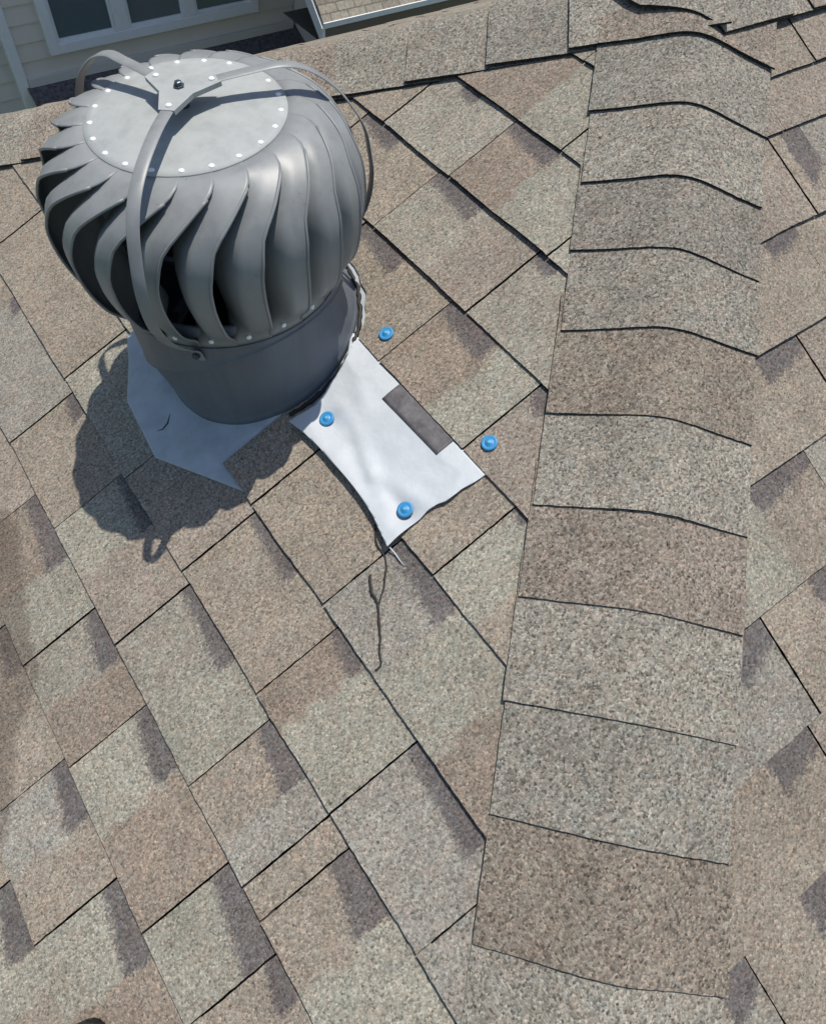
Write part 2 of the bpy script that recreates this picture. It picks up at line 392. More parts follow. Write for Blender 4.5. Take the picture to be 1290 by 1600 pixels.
for k in range(-1, EAVE):
    s0, s1 = S0L + k * E_, S0L + (k + 1) * E_
    if k == -1: s0 = .06
    hi, lo = s1 * CP, -s1 * CP
    if k in CL_: bs, cols, pats = CL_[k]
    else: bs, cols, pats = random_course(k, lo, hi)
    if k in CL_ and k >= 6:                        # carry random joints on past the part that was read off
        y = bs[0][0]; pre = []; pc = ''
        while y < hi - .25:
            y += random.uniform(.12, .22); pre.insert(0, (y, 1)); pc += random.choice('TGPM')
        bs = pre + bs; cols = pc + cols
        y = bs[-1][0]
        while y > lo + .2:
            y -= random.uniform(.11, .2); bs = bs + [(y, 1)]; cols += random.choice('TGPMY'); pats = pats + [(y, random.uniform(.08, .13), .042)]
    if k in (3, 4, 5):
        hole = (.923, .0195, .186) if k < 5 else (.923, .0195, .186)
        if k == 5:
            # right of the vent the shingle ends in a straight cut at y = -.14 over the flashing; left of it the flashing lies on top
            idx = 0
            lay(left, k, s0, s1, bs, cols, pats, lo, -.140)
            lay(left, k, s0, s1, [(.42, 1)], 'TG', [], .19, hi)
        else:
            lay(left, k, s0, s1, bs, cols, pats, lo, hi, hole)
    else:
        lay(left, k, s0, s1, bs, cols, pats, lo, hi)
left.build('roof_slope', house)

CR_ = {1: ([(.2, 1), (-.040, 1)], 'TPP', []),
 2: ([(.16, 1), (-.001, 1), (-.080, 1)], 'TYTP', [(-.001, .056, .10), (-.135, .04, .04)]),
 3: ([(.1, 1), (-.133, 1)], 'GTT', [(-.133, .08, .035)]),
 4: ([(.05, 1), (-.250, 1)], 'TPT', [(-.250, .10, .045)]),
 5: ([(-.1, 1), (-.355, 1), (-.476, 0)], 'TYTG', [(-.355, .13, .042)]),
 6: ([(-.2, 1), (-.567, 1)], 'GTY', [(-.36, .114, .05), (-.567, .08, .06)]),
 7: ([(-.38, 1), (-.590, 1)], 'TPT', [(-.590, .085, .05)]),
 8: ([(-.5, 1), (-.828, 1)], 'TTM', [(-.60, .133, .055), (-.828, .06, .06)])}
S0R = .0174
right = Slope(PR, lambda s: -max(s, .08) * CP + .078, lambda s: 1.9, 2)
for k in range(0, EAVE + 1):
    s0, s1 = S0R + k * E_, S0R + (k + 1) * E_
    if k == 0: s0, s1 = .03, .215
    if k == 1: s0, s1 = .215, S0R + 2 * E_
    lo, hi = -s1 * CP, 1.9
    if k in CR_:
        bs, cols, pats = CR_[k]; y = bs[0][0]; pre = []; pc = ''
        while y < hi - .2:
            y += random.uniform(.14, .25); pre.insert(0, (y, 1)); pc += random.choice('TGPM')
        bs = pre + bs; cols = pc + cols
    else: bs, cols, pats = random_course(k, lo, hi)
    lay(right, k, s0, s1, bs, cols, pats, lo, hi)
right.build('roof_slope', house)
# decks under the shingles, the far slope, eaves and plain walls of the house
SE = S0L + EAVE * E_
mb = MB()
e1 = PL(SE, -SE * CP, -.004); e2 = PL(SE, SE * CP, -.004); a0 = Vector((0, 0, -.004))
mb.add([a0, e2, e1], [(0, 1, 2)])
r1 = PR(SE, 1.9, -.004); r0 = Vector((1.9, 0, -.004)); mb.add([a0, PR(SE, -SE * CP, -.004), r1, r0], [(0, 1, 2, 3)])
mb.build('roof_deck', M_felt, house)
back = Slope(PB, lambda s: -max(s, .11) * CP + .10, lambda s: 1.9, 3)
for k in range(-1, 12):
    s0, s1 = max(.12, S0L + k * E_), S0L + (k + 1) * E_
    bs, cols, pats = random_course(k, -s1 * CP, 1.9)
    lay(back, k, s0, s1, bs, cols, [], -s1 * CP, 1.9)
back.build('roof_slope', house)
mb = MB(); SB = S0L + 12 * E_
mb.add([a0, r0, PB(SB, 1.9, -.004), PB(SB, -SB * CP, -.004)], [(0, 1, 2, 3)]); mb.build('roof_deck', M_felt, house)
mb = MB(); zt = -SE * SP - .06
mb.box(-SE * CP + .3, 1.85, -SE * CP + .3, SB * CP - .3, -5.6, -SB * SP - .35)
mb.build('wall', M_siding, house)

# ------------------------------------------------------------------ hip and ridge cap shingles (parts of the house)
hipR = Vector((-1, -1, -TP)).normalized(); hipL = Vector((-1, 1, -TP)).normalized(); rid = Vector((1, 0, 0))
nL, nR, nB = Vector((-SP, 0, CP)), Vector((0, -SP, CP)), Vector((0, SP, CP))
def inplane(n, d, away):
    g = n.cross(d).normalized(); return g if g.dot(away) > 0 else -g
caps = {}
def cap(line, gA, gB, nrm, ta, tb, wA, wB, ea, eb, col, raise_=0., under=.06, key=0., label=None, rad=.05, endf=None, tilt=.0032):
    """one bent cap shingle; its exposed part runs from ta (upper) to tb (lower edge, ea/eb = shift of that edge on either side)"""
    nu, nv = 36, 14; rows = []; v = []; f = []; mi = []; col_ = []
    cv = random.uniform(.97, 1.03); c = tuple(x * cv for x in col)
    for j in range(nv + 1):
        r = []
        for i in range(nu + 1):
            wv = -wA + (wA + wB) * i / nu
            q = (i / nu)
            tl = tb + ea * (1 - q) + eb * q
            if endf: tl = endf(wv, tl)
            t = ta - under + (tl - ta + under) * j / nv
            tt = (t - ta) / (tb - ta)
            if j == nv: t += .0009 * noise.noise(Vector((wv * 150, key, 3)))
            jw = wv + (.0010 * noise.noise(Vector((t * 90, key * 3, i))) if i in (0, nu) else 0)
            sq = math.sqrt(jw * jw + rad * rad); a = (sq - jw) / 2; b = (sq + jw) / 2
            hgt = .0115 + .0105 * math.exp(-(jw / .07) ** 2) + tilt * tt + raise_ + .0012 * noise.noise(Vector((t * 7, jw * 7, key)))
            p = line * t + gA * a + gB * b + nrm * hgt
            if endf:                        # the first ridge cap is pressed down over the point where the hips meet
                zs = [p.x * TP, p.y * TP, -p.y * TP]; kk = .012
                p.z = -kk * math.log(sum(math.exp(-z_ / kk) for z_ in zs)) + .0245 + .003 * tt
            r.append(p)
        rows.append(r)
    n = nu + 1
    for r in rows: v += r
    for j in range(nv):
        for i in range(nu):
            f.append((j*n+i, j*n+i+1, (j+1)*n+i+1, (j+1)*n+i)); mi.append(0)
    rim = [j*n for j in range(nv + 1)] + [nv*n + i for i in range(1, n)] + [j*n + n - 1 for j in range(nv - 1, -1, -1)]
    b0 = len(v); v += [v[x].copy() for x in rim]; b1 = len(v); v += [v[x] - nrm * .0030 for x in rim]
    for x in range(len(rim) - 1):
        f.append((b0 + x, b0 + x + 1, b1 + x + 1, b1 + x)); mi.append(1)
    me = bpy.data.meshes.new('cap_shingle'); me.from_pydata([tuple(x) for x in v], [], f)
    me.materials.append(M_cap); me.materials.append(M_edge); me.polygons.foreach_set('material_index', mi)
    at = me.attributes.new('tabcol', 'FLOAT_COLOR', 'POINT'); at.data.foreach_set('color', [x for _ in v for x in (*c, 1)])
    me.update(); bm = bmesh.new(); bm.from_mesh(me); bmesh.ops.recalc_face_normals(bm, faces=bm.faces); bm.to_mesh(me); bm.free()
    for p_, k_ in zip(me.polygons, mi): p_.use_smooth = (k_ == 0)
    o = bpy.data.objects.new('cap_shingle', me); COL.objects.link(o); o.parent = house
    if label: o['label'] = label
    return o
gAL = inplane(nL, hipR, Vector((-1, 1, 0))); gAR = inplane(nR, hipR, Vector((1, -1, 0))); nbR = (nL + nR).normalized()
# measured lower edges on either side: t left, width left, t right, width right
ME = [(.1531,.1493,.1549,.1458),(.2859,.1494,.2894,.1411),(.4218,.1455,.4204,.1381),(.5427,.1489,.5481,.139),(.6777,.1461,.6677,.1432),(.8054,.1511,.8042,.1399),(.9382,.1514,.9339,.1411),(1.0618,.1542,1.0619,.1417),(1.1909,.1556,1.1942,.1422),(1.3208,.1522,1.3256,.1379),(1.4566,.1518,1.4592,.1442)]
CC = {'brown': (.222, .192, .162), 'grey': (.228, .215, .187), 'light': (.252, .235, .203), 'dark': (.208, .193, .168), 'mid': (.236, .219, .189), 'dbrown': (.215, .186, .154), 'tan': (.25, .216, .182)}
cc_ = ['brown', 'grey', 'light', 'dark', 'mid', 'dbrown', 'light', 'brown', 'light', 'grey', 'dbrown', 'light']
tprev = .02
for i, (tl, wl, tr, wr) in enumerate(ME):
    tb = (tl + tr) / 2
    cap(hipR, gAL, gAR, nbR, tprev, tb, wl, wr, tl - tb, tr - tb, CC[cc_[i]], .006 if i == 0 else (.002 if i == 1 else 0), key=i + .5, label={1: None, 7: 'brown cap shingle on the hip', 3: 'dark grey cap shingle on the hip'}.get(i))
    tprev = tb
i = 11
while tprev < SE * math.sqrt(1 + CP * CP) - .15:
    cap(hipR, gAL, gAR, nbR, tprev, tprev + .13, .152, .141, 0, 0, CC[cc_[11] if i == 11 else random.choice(list(CC))], key=i + .5); tprev += .13; i += 1
# left hip
gBL = inplane(nL, hipL, Vector((-1, -1, 0))); gBB = inplane(nB, hipL, Vector((1, 1, 0))); nbL = (nL + nB).normalized()
tl = [.02, .205, .342, .486, .627, .768, .905, 1.045, 1.185, 1.33, 1.47, 1.61, 1.75, 1.89, 2.03]
lc = ['light', 'grey', 'mid', 'mid', 'tan', 'mid', 'light', 'mid', 'tan', 'light', 'mid', 'tan', 'mid', 'grey']
for i in range(len(tl) - 1):
    cap(hipL, gBL, gBB, nbL, tl[i], tl[i+1], .140, .140, 0, 0, CC[lc[i]], .0012, key=40 + i, tilt=.0068)
# ridge
gRR = inplane(nR, rid, Vector((0, -1, 0))); gRB = inplane(nB, rid, Vector((0, 1, 0)))
x = -.066
tr_ = [(-.066, .050, 'grey'), (.050, .166, 'light'), (.166, .283, 'brown'), (.283, .40, 'mid'), (.40, .52, 'grey'), (.52, .64, 'tan'), (.64, .76, 'mid'), (.76, .88, 'grey'), (.88, 1.0, 'mid'), (1.0, 1.13, 'tan'), (1.13, 1.26, 'mid'), (1.26, 1.4, 'grey'), (1.4, 1.55, 'mid'), (1.55, 1.7, 'mid'), (1.7, 1.88, 'grey')]
nrv = Vector((0, 0, 1))
for i, (xa, xb, cn) in enumerate(tr_):
    # exposed lower edge faces the hips (towards -x)
    ef = None
    if i == 0: ef = lambda wv, t: t + max(0., .06 * (1 - max(0, wv) / .13)) * (1 if wv > -.04 else 1)
    cap(-rid, gRB, gRR, nrv, -xb, -xa, .14, .142, 0, 0, CC[cn], .010 - .0006 * min(i, 6), key=70 + i, endf=ef, tilt=.0045)

# ------------------------------------------------------------------ roof turbine vent
Pv = Vector((VC[0], VC[1], VC[0] * TP))
def axis_frame(tx, ty):
    a = Vector((tx, ty, 1)).normalized(); u_ = Vector((0, 1, 0)).cross(a).normalized(); return u_, a.cross(u_), a
uu0, vv0, ax0 = axis_frame(-.1455, 0)                     # base collar leans down the slope
uu, vv, ax = axis_frame(-.0963, -.0185)                   # the head stands nearly plumb
Ph = Pv + Vector((-.0187, .0089, 0))
def W0(r, deg, h):
    t = R_(deg); return Pv + ax0 * h + uu0 * (r * math.cos(t)) + vv0 * (r * math.sin(t))
def W(r, deg, h):
    t = R_(deg); return Ph + ax * h + uu * (r * math.cos(t)) + vv * (r * math.sin(t))
vent = empty('turbine_vent', Pv, 'round grey metal wind turbine roof vent with curved blades, standing on the shingles', 'roof vent')
def rel(mbo): return mbo
# base flashing
fl = [(1.0964, -.205), (1.1814, -.045), (1.1693, .0873), (1.105, .195), (.98, .235), (.78, .235), (.70, .17), (.70, -.11), (.78, -.19), (.95, -.205)]
mb = MB()
def flz(s, y):
    # the flashing lies over the lower courses and drops with them
    k = (s - S0L) / E_; t = k - math.floor(k)
    base = .0042 + .0050 * t
    return max(base, .0105) if s > .95 else .0035
ring0 = []; N_ = 160
def flr(ang):
    # polygon radius from the centre
    c0 = (.923, .0195); best = None; dx, dy = math.cos(ang), math.sin(ang)
    for i in range(len(fl)):
        a, b = fl[i], fl[(i+1) % len(fl)]
        ex, ey = b[0]-a[0], b[1]-a[1]; den = dx*ey - dy*ex
        if abs(den) < 1e-9: continue
        t = ((a[0]-c0[0])*ey - (a[1]-c0[1])*ex) / den; u_ = ((a[0]-c0[0])*dy - (a[1]-c0[1])*dx) / den
        if t > 0 and -1e-6 <= u_ <= 1 + 1e-6: best = t if best is None else min(best, t)
    return best
angs = sorted(set([math.atan2(p[1]-.0195, p[0]-.923) for p in fl] + [2*math.pi*k/N_ - math.pi for k in range(N_)]))
rows = []
def flh(s_, y_):
    if y_ < -.137:
        if s_ < 1.0984: return max(-.0005, .0050 * (s_ - .9555) / E_ - .0012)
        return .0045 + .004 * smooth((s_ - 1.0984) / .03)
    return .0052 + .0055 * smooth((y_ - .15) / .035) * (1 if s_ > .94 else 0) + .0035 * smooth((s_ - 1.07) / .04)
RQ = [0., .03] + [.06 + .94 * k / 30 for k in range(31)] + [1.001]
for iq, q in enumerate(RQ):
    r_ = []
    for a in angs:
        re = flr(a); ri = .150; rr = ri + (re - ri) * q
        s_, y_ = .923 + rr * math.cos(a), .0195 + rr * math.sin(a)
        h_ = flh(s_, y_) if s_ > .9555 else max(-.001, flh(s_, y_) - .004 * smooth((.9555 - s_) / .03)) 
        if q == 0: h_ += .012
        if iq == 1: h_ += .003
        if q > 1.: h_ -= .003
        r_.append(PL(s_, y_, h_ + .0005 * noise.noise(Vector((s_*9, y_*9, 5)))))
    rows.append(r_)
mb.grid(rows, True); mb.build('base_flashing', M_flange, vent, True, solid=.0012)
# lower collar: from the slope up to a tilted seam
def seam(d): t = R_(d); return .0506 + .0157 * math.cos(t) - .0788 * math.sin(t)
def on_slope(r, d):
    return -(W0(r, d, 0).dot(nL)) / ax0.dot(nL)
mb = MB(); n = 96; rows = []
for q in (0, .05, .12, .3, .5, .7, .9, .985, 1.):
    row = []
    for k in range(n):
        d = 360 * k / n; lo_ = W0(.1635, d, on_slope(.1635, d) + .005); hi_ = W(.1600, d, seam(d))
        ctr = lo_.lerp(hi_, q); o_ = (W(.2, d, 0) - W(0, d, 0)).normalized()
        row.append(ctr + o_ * ((.0035 if q == 0 else 0) + (.0018 if q >= .985 else 0) + .0006 * noise.noise(Vector((math.cos(R_(d)) * 3, math.sin(R_(d)) * 3, q * 3)))))
    rows.append(row)
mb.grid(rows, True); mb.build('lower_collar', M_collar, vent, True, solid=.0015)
# upper fixed collar above the seam
mb = MB(); rows = []
for q, rr in ((0, .1632), (.02, .1642), (.07, .1644), (.11, .1628), (.9, .1628), (1, .1640)):
    rows.append([W(rr, 360*k/n, seam(360*k/n) - .002 + (.1385 - seam(360*k/n) + .002) * q) for k in range(n)])
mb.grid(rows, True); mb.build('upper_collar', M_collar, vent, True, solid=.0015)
# ragged dark bead: debris at the collar, also standing in for the dark gap
mb = MB(); pts_ = []; rr_ = []
for k in range(60):
    t = R_(-74 - 100 * k / 59); rb_ = .176 + .004 * noise.noise(Vector((k * .35, 2, 2)))
    s_, y_ = .923 + rb_ * math.cos(t), .0195 + rb_ * math.sin(t)
    pts_.append(PL(s_, y_, .0045 + .002 * noise.noise(Vector((k * .6, 9, 2))))); rr_.append(.0035 + .0028 * noise.noise(Vector((k * .8, 4, 4))))
mb.tube(pts_, rr_, 7); mb.build('collar_gap_bead', M_seal, vent, True)
mb = MB(); mb.tube([PL(1.122, .004, .0092), PL(1.134, -.008, .0092), PL(1.146, -.011, .0092), PL(1.155, -.006, .0092)], [.0004, .0013, .0011, .0003], 6); mb.build('tar_smear', M_seal, vent, True)
# rotating head
mb = MB(); mb.lathe([(.1575, .134), (.1612, .1345), (.1620, .137), (.1606, .145), (.1602, .170), (.1560, .172)], W, 96)
ring = mb.build('bottom_ring', M_metal, vent, True, solid=.001)
mb = MB(); mb.lathe([(.1216, .3660), (.1222, .3672), (.1216, .3684), (.112, .3695), (.104, .3704), (.085, .3728), (.06, .3750), (.03, .3764), (.0015, .3768)], W, 96, close1=True)
disc = mb.build('top_disc', M_disc, vent, True)
mb = MB(); mb.lathe([(.0065, .12), (.0065, .397)], W, 16); mb.build('axle', M_bolt, vent, True)
mb = MB(); 
for d in (10, 130, 250): mb.tube([W(.01, d, .13), W(.163, d, .13)], .005, 6)
mb.build('axle_brace', M_collar, vent, True)
def rivet_mesh():
    b = MB(); rows = []
    for a in (0, 25, 50, 72, 88):
        t = R_(a); rows.append([Vector((.0038 * math.cos(t) * math.cos(2*math.pi*k/10), .0038 * math.cos(t) * math.sin(2*math.pi*k/10), .0017 * math.sin(t))) for k in range(10)])
    b.grid(rows, True); b.f.append(tuple(len(b.v) - 10 + k for k in range(10)))
    me = bpy.data.meshes.new('rivet'); me.from_pydata(b.v, [], b.f); me.materials.append(M_rivet)
    for p in me.polygons: p.use_smooth = True
    return me
RV = rivet_mesh(); DA = 360 / 21; PH = -84.9
def put(name, me, parent, loc, nrm):
    o = bpy.data.objects.new(name, me); COL.objects.link(o); o.parent = parent
    o.matrix_parent_inverse = Matrix.Translation(-Pv) if parent is vent else Matrix()
    mm = nrm.to_track_quat('Z', 'Y').to_matrix().to_4x4(); mm.translation = loc; o.matrix_basis = mm
    return o
for i in range(21):
    d = PH + DA * i; put('rivet', RV, disc, W(.1136, d, .3692), ax)
    d = -107.7 + DA * i; o_ = (W(.2, d, .17) - W(0, d, .17)).normalized(); put('rivet', RV, ring, W(.1685, d, .1560), o_)
PHh = [.1400, .1500, .1600, .1720, .1891, .2100, .2310, .2520, .2730, .2940, .3149, .3300, .3420, .3520, .3595, .3640, .3665, .3674]
PRr = [.1622, .1640, .1695, .1800, .1915, .1990, .2035, .2058, .2060, .2030, .1945, .1850, .1740, .1610, .1480, .1360, .1250, .1120]
THh = [.137, .165, .20, .24, .27, .30, .32, .335, .347, .354, .36, .367]
THt = [-29., -29.5, -30.5, -31., -30.5, -28.3, -25.8, -21., -15.5, -11., -6., 0.]
def cubic(x, xs, ys):
    if x <= xs[0]: return ys[0]
    if x >= xs[-1]: return ys[-1]
    n = len(xs); d = [(ys[i+1]-ys[i])/(xs[i+1]-xs[i]) for i in range(n-1)]
    m = [d[0]] + [0 if d[i-1]*d[i] <= 0 else 2*d[i-1]*d[i]/(d[i-1]+d[i]) for i in range(1, n-1)] + [d[-1]]
    for i in range(n-1):
        if x <= xs[i+1]:
            h = xs[i+1]-xs[i]; t = (x-xs[i])/h
            return ys[i]*(1+2*t)*(1-t)**2 + h*m[i]*t*(1-t)**2 + ys[i+1]*t*t*(3-2*t) + h*m[i+1]*t*t*(t-1)
def interp(x, xs, ys):
    if x <= xs[0]: return ys[0]
    for i in range(len(xs) - 1):
        if x <= xs[i+1]: return ys[i] + (ys[i+1] - ys[i]) * (x - xs[i]) / (xs[i+1] - xs[i])
    return ys[-1]
def blade_pt(i, h, s, ex=0.):
    d0 = PH + DA * i + cubic(h, THh, THt)
    o = smooth((h - .146) / .05) * smooth((.3655 - h) / .036)
    r = cubic(h, PHh, PRr) + o * (.001 - .009 * s - .056 * max(0., (s - .40) / .60) ** 1.4) + .007 * (1 - s) ** 2 * smooth((.3668 - h) / .004) * smooth((h - .31) / .045) + ex
    # below the disc and at the ring the strip is one lap wide, in between it narrows and opens a gap
    wd = DA + 1.5 - 1.0 * o
    return W(r + .0010 * (1 - s), d0 - s * wd, h)
hs = []
for a, b, c in ((.140, .19, 8), (.19, .33, 12), (.33, .3672, 14)):
    hs += [a + (b - a) * k / c for k in range(c)]
hs.append(.3672)
for i in range(21):
    mb = MB(); rows = [[blade_pt(i, h, s / 12) for s in range(13)] for h in hs]
    mb.grid(rows)
    o = mb.build('blade', M_metal, vent, True, solid=.0012)
    bd = MB(); bd.tube([blade_pt(i, h, .02, .0006) for h in hs if .146 < h < .361], .0020, 7); bd.build('blade_bead', M_metal, o, True)
# fixed bracket over the head
mb = MB(); HA = [-133.5, -12, 108]; pts = []
for d in HA: pts += [(d - 11, .049), (d + 11, .049), (d + 60, .0235)]
n9 = len(pts)
top = [W(r, d, .4000) for d, r in pts]; bot = [W(r * .99, d, .3975) for d, r in pts]
ctr = len(top)
mb.add(top + [W(0, 0, .4000)], [(ctr, k, (k + 1) % n9) for k in range(n9)])
mb.add(bot + [W(0, 0, .3975)], [(ctr, (k + 1) % n9, k) for k in range(n9)])
for k in range(n9):
    j = (k + 1) % n9
    if k % 3 == 0: mb.quad(top[k], top[j], bot[j], bot[k])
    else: mb.quad(top[k], top[j], W(pts[j][1], pts[j][0], .3945), W(pts[k][1], pts[k][0], .3945))
hub = mb.build('bracket_hub', M_disc, vent)
mb = MB(); mb.lathe([(.0068, .4003), (.0068, .4018), (.0045, .4021), (.0043, .4058), (.003, .4064)], W, 6, close1=True); mb.build('bolt', M_bolt, hub)
for d in HA: put('rivet', RV, hub, W(.039, d, .4004), ax)
def catmull(p, n=6):
    o = []
    for i in range(len(p) - 1):
        p0, p1, p2, p3 = p[max(i-1, 0)], p[i], p[i+1], p[min(i+2, len(p)-1)]
        for k in range(n):
            t = k / n; o.append(tuple(.5 * ((2*b) + (-a + c) * t + (2*a - 5*b + 4*c - d) * t*t + (-a + 3*b - 3*c + d) * t**3) for a, b, c, d in zip(p0, p1, p2, p3)))
    o.append(p[-1]); return o
for d, path in ((-133.5, [(.028, .3975), (.045, .3980), (.084, .3990), (.133, .3935), (.172, .3820), (.199, .3630), (.218, .3360), (.235, .2980), (.239, .2530), (.225, .2120), (.195, .1680), (.172, .1400), (.1665, .118)]),
                (-12, [(.028, .3975), (.050, .3990), (.085, .3995), (.125, .3985), (.156, .3870), (.1865, .3610), (.2097, .3270), (.2254, .2930), (.2306, .2543), (.2318, .2244), (.2235, .1850), (.200, .145), (.170, .118), (.1655, .100)]),
                (108, [(.028, .3975), (.071, .3995), (.098, .4000), (.121, .4000), (.151, .3885), (.179, .3690), (.205, .3450), (.222, .3220), (.234, .3000), (.240, .262), (.228, .212), (.195, .155), (.170, .118), (.1655, .100)])):
    P_ = catmull(path); mb = MB(); rows = []
    for i, (r, h) in enumerate(P_):
        a, b = P_[max(i-1, 0)], P_[min(i+1, len(P_)-1)]; tr, th = b[0]-a[0], b[1]-a[1]; l = math.hypot(tr, th); nr, nh = th / l, -tr / l
        if nh < 0 and tr > 0: nr, nh = -nr, -nh
        nr, nh = (-th / l, tr / l)
        hw = .0078; tv = -uu * math.sin(R_(d)) + vv * math.cos(R_(d))
        q = []
        for sw, st in ((-1, 0), (-.8, 1), (.8, 1), (1, 0), (.8, -1), (-.8, -1)):
            q.append(W(r + nr * .0012 * st, d, h + nh * .0012 * st) + tv * hw * sw)
        rows.append(q)
    mb.grid(rows, True); k0 = len(mb.v)
    mb.f.append(tuple(range(6))); mb.f.append(tuple(k0 - 6 + k for k in range(6)))
    stp = mb.build('bracket_strap', M_metal, vent, True)
    md = stp.modifiers.new('e', 'EDGE_SPLIT'); md.split_angle = R_(40)
    o_ = (W(.2, d, .14) - W(0, d, .14)).normalized()
    b = MB(); hb_ = path[-1][1] + .014; b.tube([W(.164, d, hb_), W(.176, d, hb_)], [.0058, .0050], 6); b.build('bolt', M_bolt, stp)
# small screws on the lower collar
for d, h in ((-150, .03),):
    o_ = (W0(.2, d, h) - W0(0, d, h)).normalized(); put('rivet', RV, vent, W0(.1645, d, h), o_)

# ------------------------------------------------------------------ white membrane patch
memb = empty('membrane_patch', PL(.89, -.28, .012), 'wrinkled white membrane sheet tucked under the shingle edge beside the vent', 'membrane')
mo = [(.8126 - .004, -.100), (.8126 - .004, -.441), (.8216, -.441), (.836, -.4395), (.8505, -.4366), (.864, -.4372), (.8779, -.4363), (.890, -.431), (.9047, -.4291), (.921, -.4312), (.9371, -.4307), (.957, -.4325), (.9781, -.4344), (.9735, -.408), (.9680, -.3841), (.9655, -.365), (.9643, -.3482), (.9630, -.325), (.9632, -.3045), (.9650, -.27), (.9660, -.2378), (.9705, -.20), (.9774, -.1664), (.953, -.1700), (.928, -.1700), (.908, -.164), (.8894, -.1570), (.866, -.150), (.8447, -.1401), (.826, -.119)]
sL, sH = .8086, .980; yL_, yH = -.443, -.093
def clampin(s, y):
    if in_poly((s, y), mo): return s, y, True
    best = None
    for i in range(len(mo)):
        a, b = mo[i], mo[(i+1) % len(mo)]; ex, ey = b[0]-a[0], b[1]-a[1]
        t = max(0, min(1, ((s-a[0])*ex + (y-a[1])*ey) / (ex*ex + ey*ey + 1e-12))); px, py = a[0]+t*ex, a[1]+t*ey; d = math.hypot(s-px, y-py)
        if best is None or d < best[0]: best = (d, px, py)
    return best[1], best[2], best[0]
def notch(s, y): return s < .8485 and -.371 < y < -.239
nS, nY = 60, 110; vsm = {}; V = []; F_ = []
def crease(s, y, a, b, wd, hgt):
    return hgt * math.exp(-(dseg((s, y), a, b) / wd) ** 2)
def mh(s, y):
    h = .0085 + .0012 * noise.noise(Vector((s * 30, y * 30, 2)))
    h += crease(s, y, (.90, -.21), (.93, -.33), .014, .0028) + crease(s, y, (.93, -.33), (.90, -.42), .012, .0020)
    h += crease(s, y, (.84, -.15), (.875, -.23), .016, .0022) + crease(s, y, (.93, -.30), (.945, -.39), .010, .0015)
    h -= crease(s, y, (.915, -.24), (.952, -.35), .012, .0015)
    h += .007 * smooth((s - .925) / .04) + .004 * smooth((-.41 - y) / .03)
    for bs_, by in ((.9305, -.2049), (.9278, -.4062)):
        h -= .004 * math.exp(-(math.hypot(s - bs_, y - by) / .016) ** 2)
    if s < .862: h = min(h, .0052 + max(0, (s - .8126)) * .13)
    if s < .8124: h = .0010
    return h
st_ = [[clampin(sL + (sH - sL) * i / nS, yL_ + (yH - yL_) * j / nY) for j in range(nY + 1)] for i in range(nS + 1)]
idx = {}
for i in range(nS + 1):
    for j in range(nY + 1):
        s, y, _ = st_[i][j]; idx[i, j] = len(V); V.append(PL(s, y, mh(s, y)))
for i in range(nS):
    for j in range(nY):
        q4 = [(i, j), (i, j+1), (i+1, j+1), (i+1, j)]
        if not any(st_[a][b][2] is True for a, b in q4): continue
        F_.append(tuple(idx[x] for x in q4))
me = bpy.data.meshes.new('sheet'); me.from_pydata([tuple(x) for x in V], [], F_)
bm = bmesh.new(); bm.from_mesh(me); bmesh.ops.remove_doubles(bm, verts=bm.verts, dist=1e-5); bmesh.ops.dissolve_degenerate(bm, dist=1e-5, edges=bm.edges); bmesh.ops.recalc_face_normals(bm, faces=bm.faces)
if sum(f_.normal.z for f_ in bm.faces) < 0: bmesh.ops.reverse_faces(bm, faces=bm.faces)
bm.to_mesh(me); bm.free()
sh = link('sheet', me, M_white, memb, True); md = sh.modifiers.new('s', 'SOLIDIFY'); md.thickness = .0008; md.offset = 1
# dark strip stuck on the sheet
mb = MB(); rows = []
for i in range(7):
    q = i / 6; r_ = []
    for j in range(31):
        y = -.2390 - .1310 * j / 30 - .0015 * q; s = .8100 + (.8490 - .8100) * q - .004 * (j / 30) * q
        r_.append(PL(s, y, mh(max(s, .8128), y) + .0013))
    rows.append(r_)
mb.grid(rows); mb.build('sealing_strip', M_tape, memb, True, solid=.0006)
mb = MB(); mb.tube([PL(.977, -.433, .012), PL(.9768, -.4445, .0075), PL(.9775, -.456, .0070), PL(.9772, -.4655, .0065)], [.0010, .0011, .0008, .0004], 6)
mb.build('loose_thread', M_white, memb, True)
# ------------------------------------------------------------------ blue cap nails
def cap_nail(s, y, h, label):
    o = empty('cap_nail', PL(s, y, h), label, 'cap nail', 'blue plastic cap nails')
    mm = nL.to_track_quat('Z', 'Y').to_matrix().to_4x4(); mm.translation = PL(s, y, h)
    def fr(r, d, hh): return mm @ Vector((r * math.cos(R_(d)), r * math.sin(R_(d)), hh))
    b = MB(); b.lathe([(.0110, -.002), (.0118, .0004), (.0116, .0018), (.0100, .0026), (.0078, .0020), (.0066, .0016), (.0052, .0030), (.0030, .0038), (.0003, .0040)], fr, 28, close1=True)
    b.build('plastic_cap', M_blue, o, True)
    b = MB(); b.lathe([(.0026, .0036), (.0027, .0044), (.0020, .0047), (.0002, .0048)], fr, 12, close1=True); b.build('nail_head', M_nail, o, True)
cap_nail(.7776, -.1549, .0085, 'blue cap nail in the shingle between the vent and the hip, nearest the vent')
cap_nail(.9305, -.2049, .0105, 'blue cap nail in the white membrane, at its end nearest the vent')
cap_nail(.7799, -.4096, .0080, 'blue cap nail in the tan shingle beyond the membrane, nearest the hip caps')
cap_nail(.9278, -.4062, .0125, 'blue cap nail near the lowest corner of the white membrane')
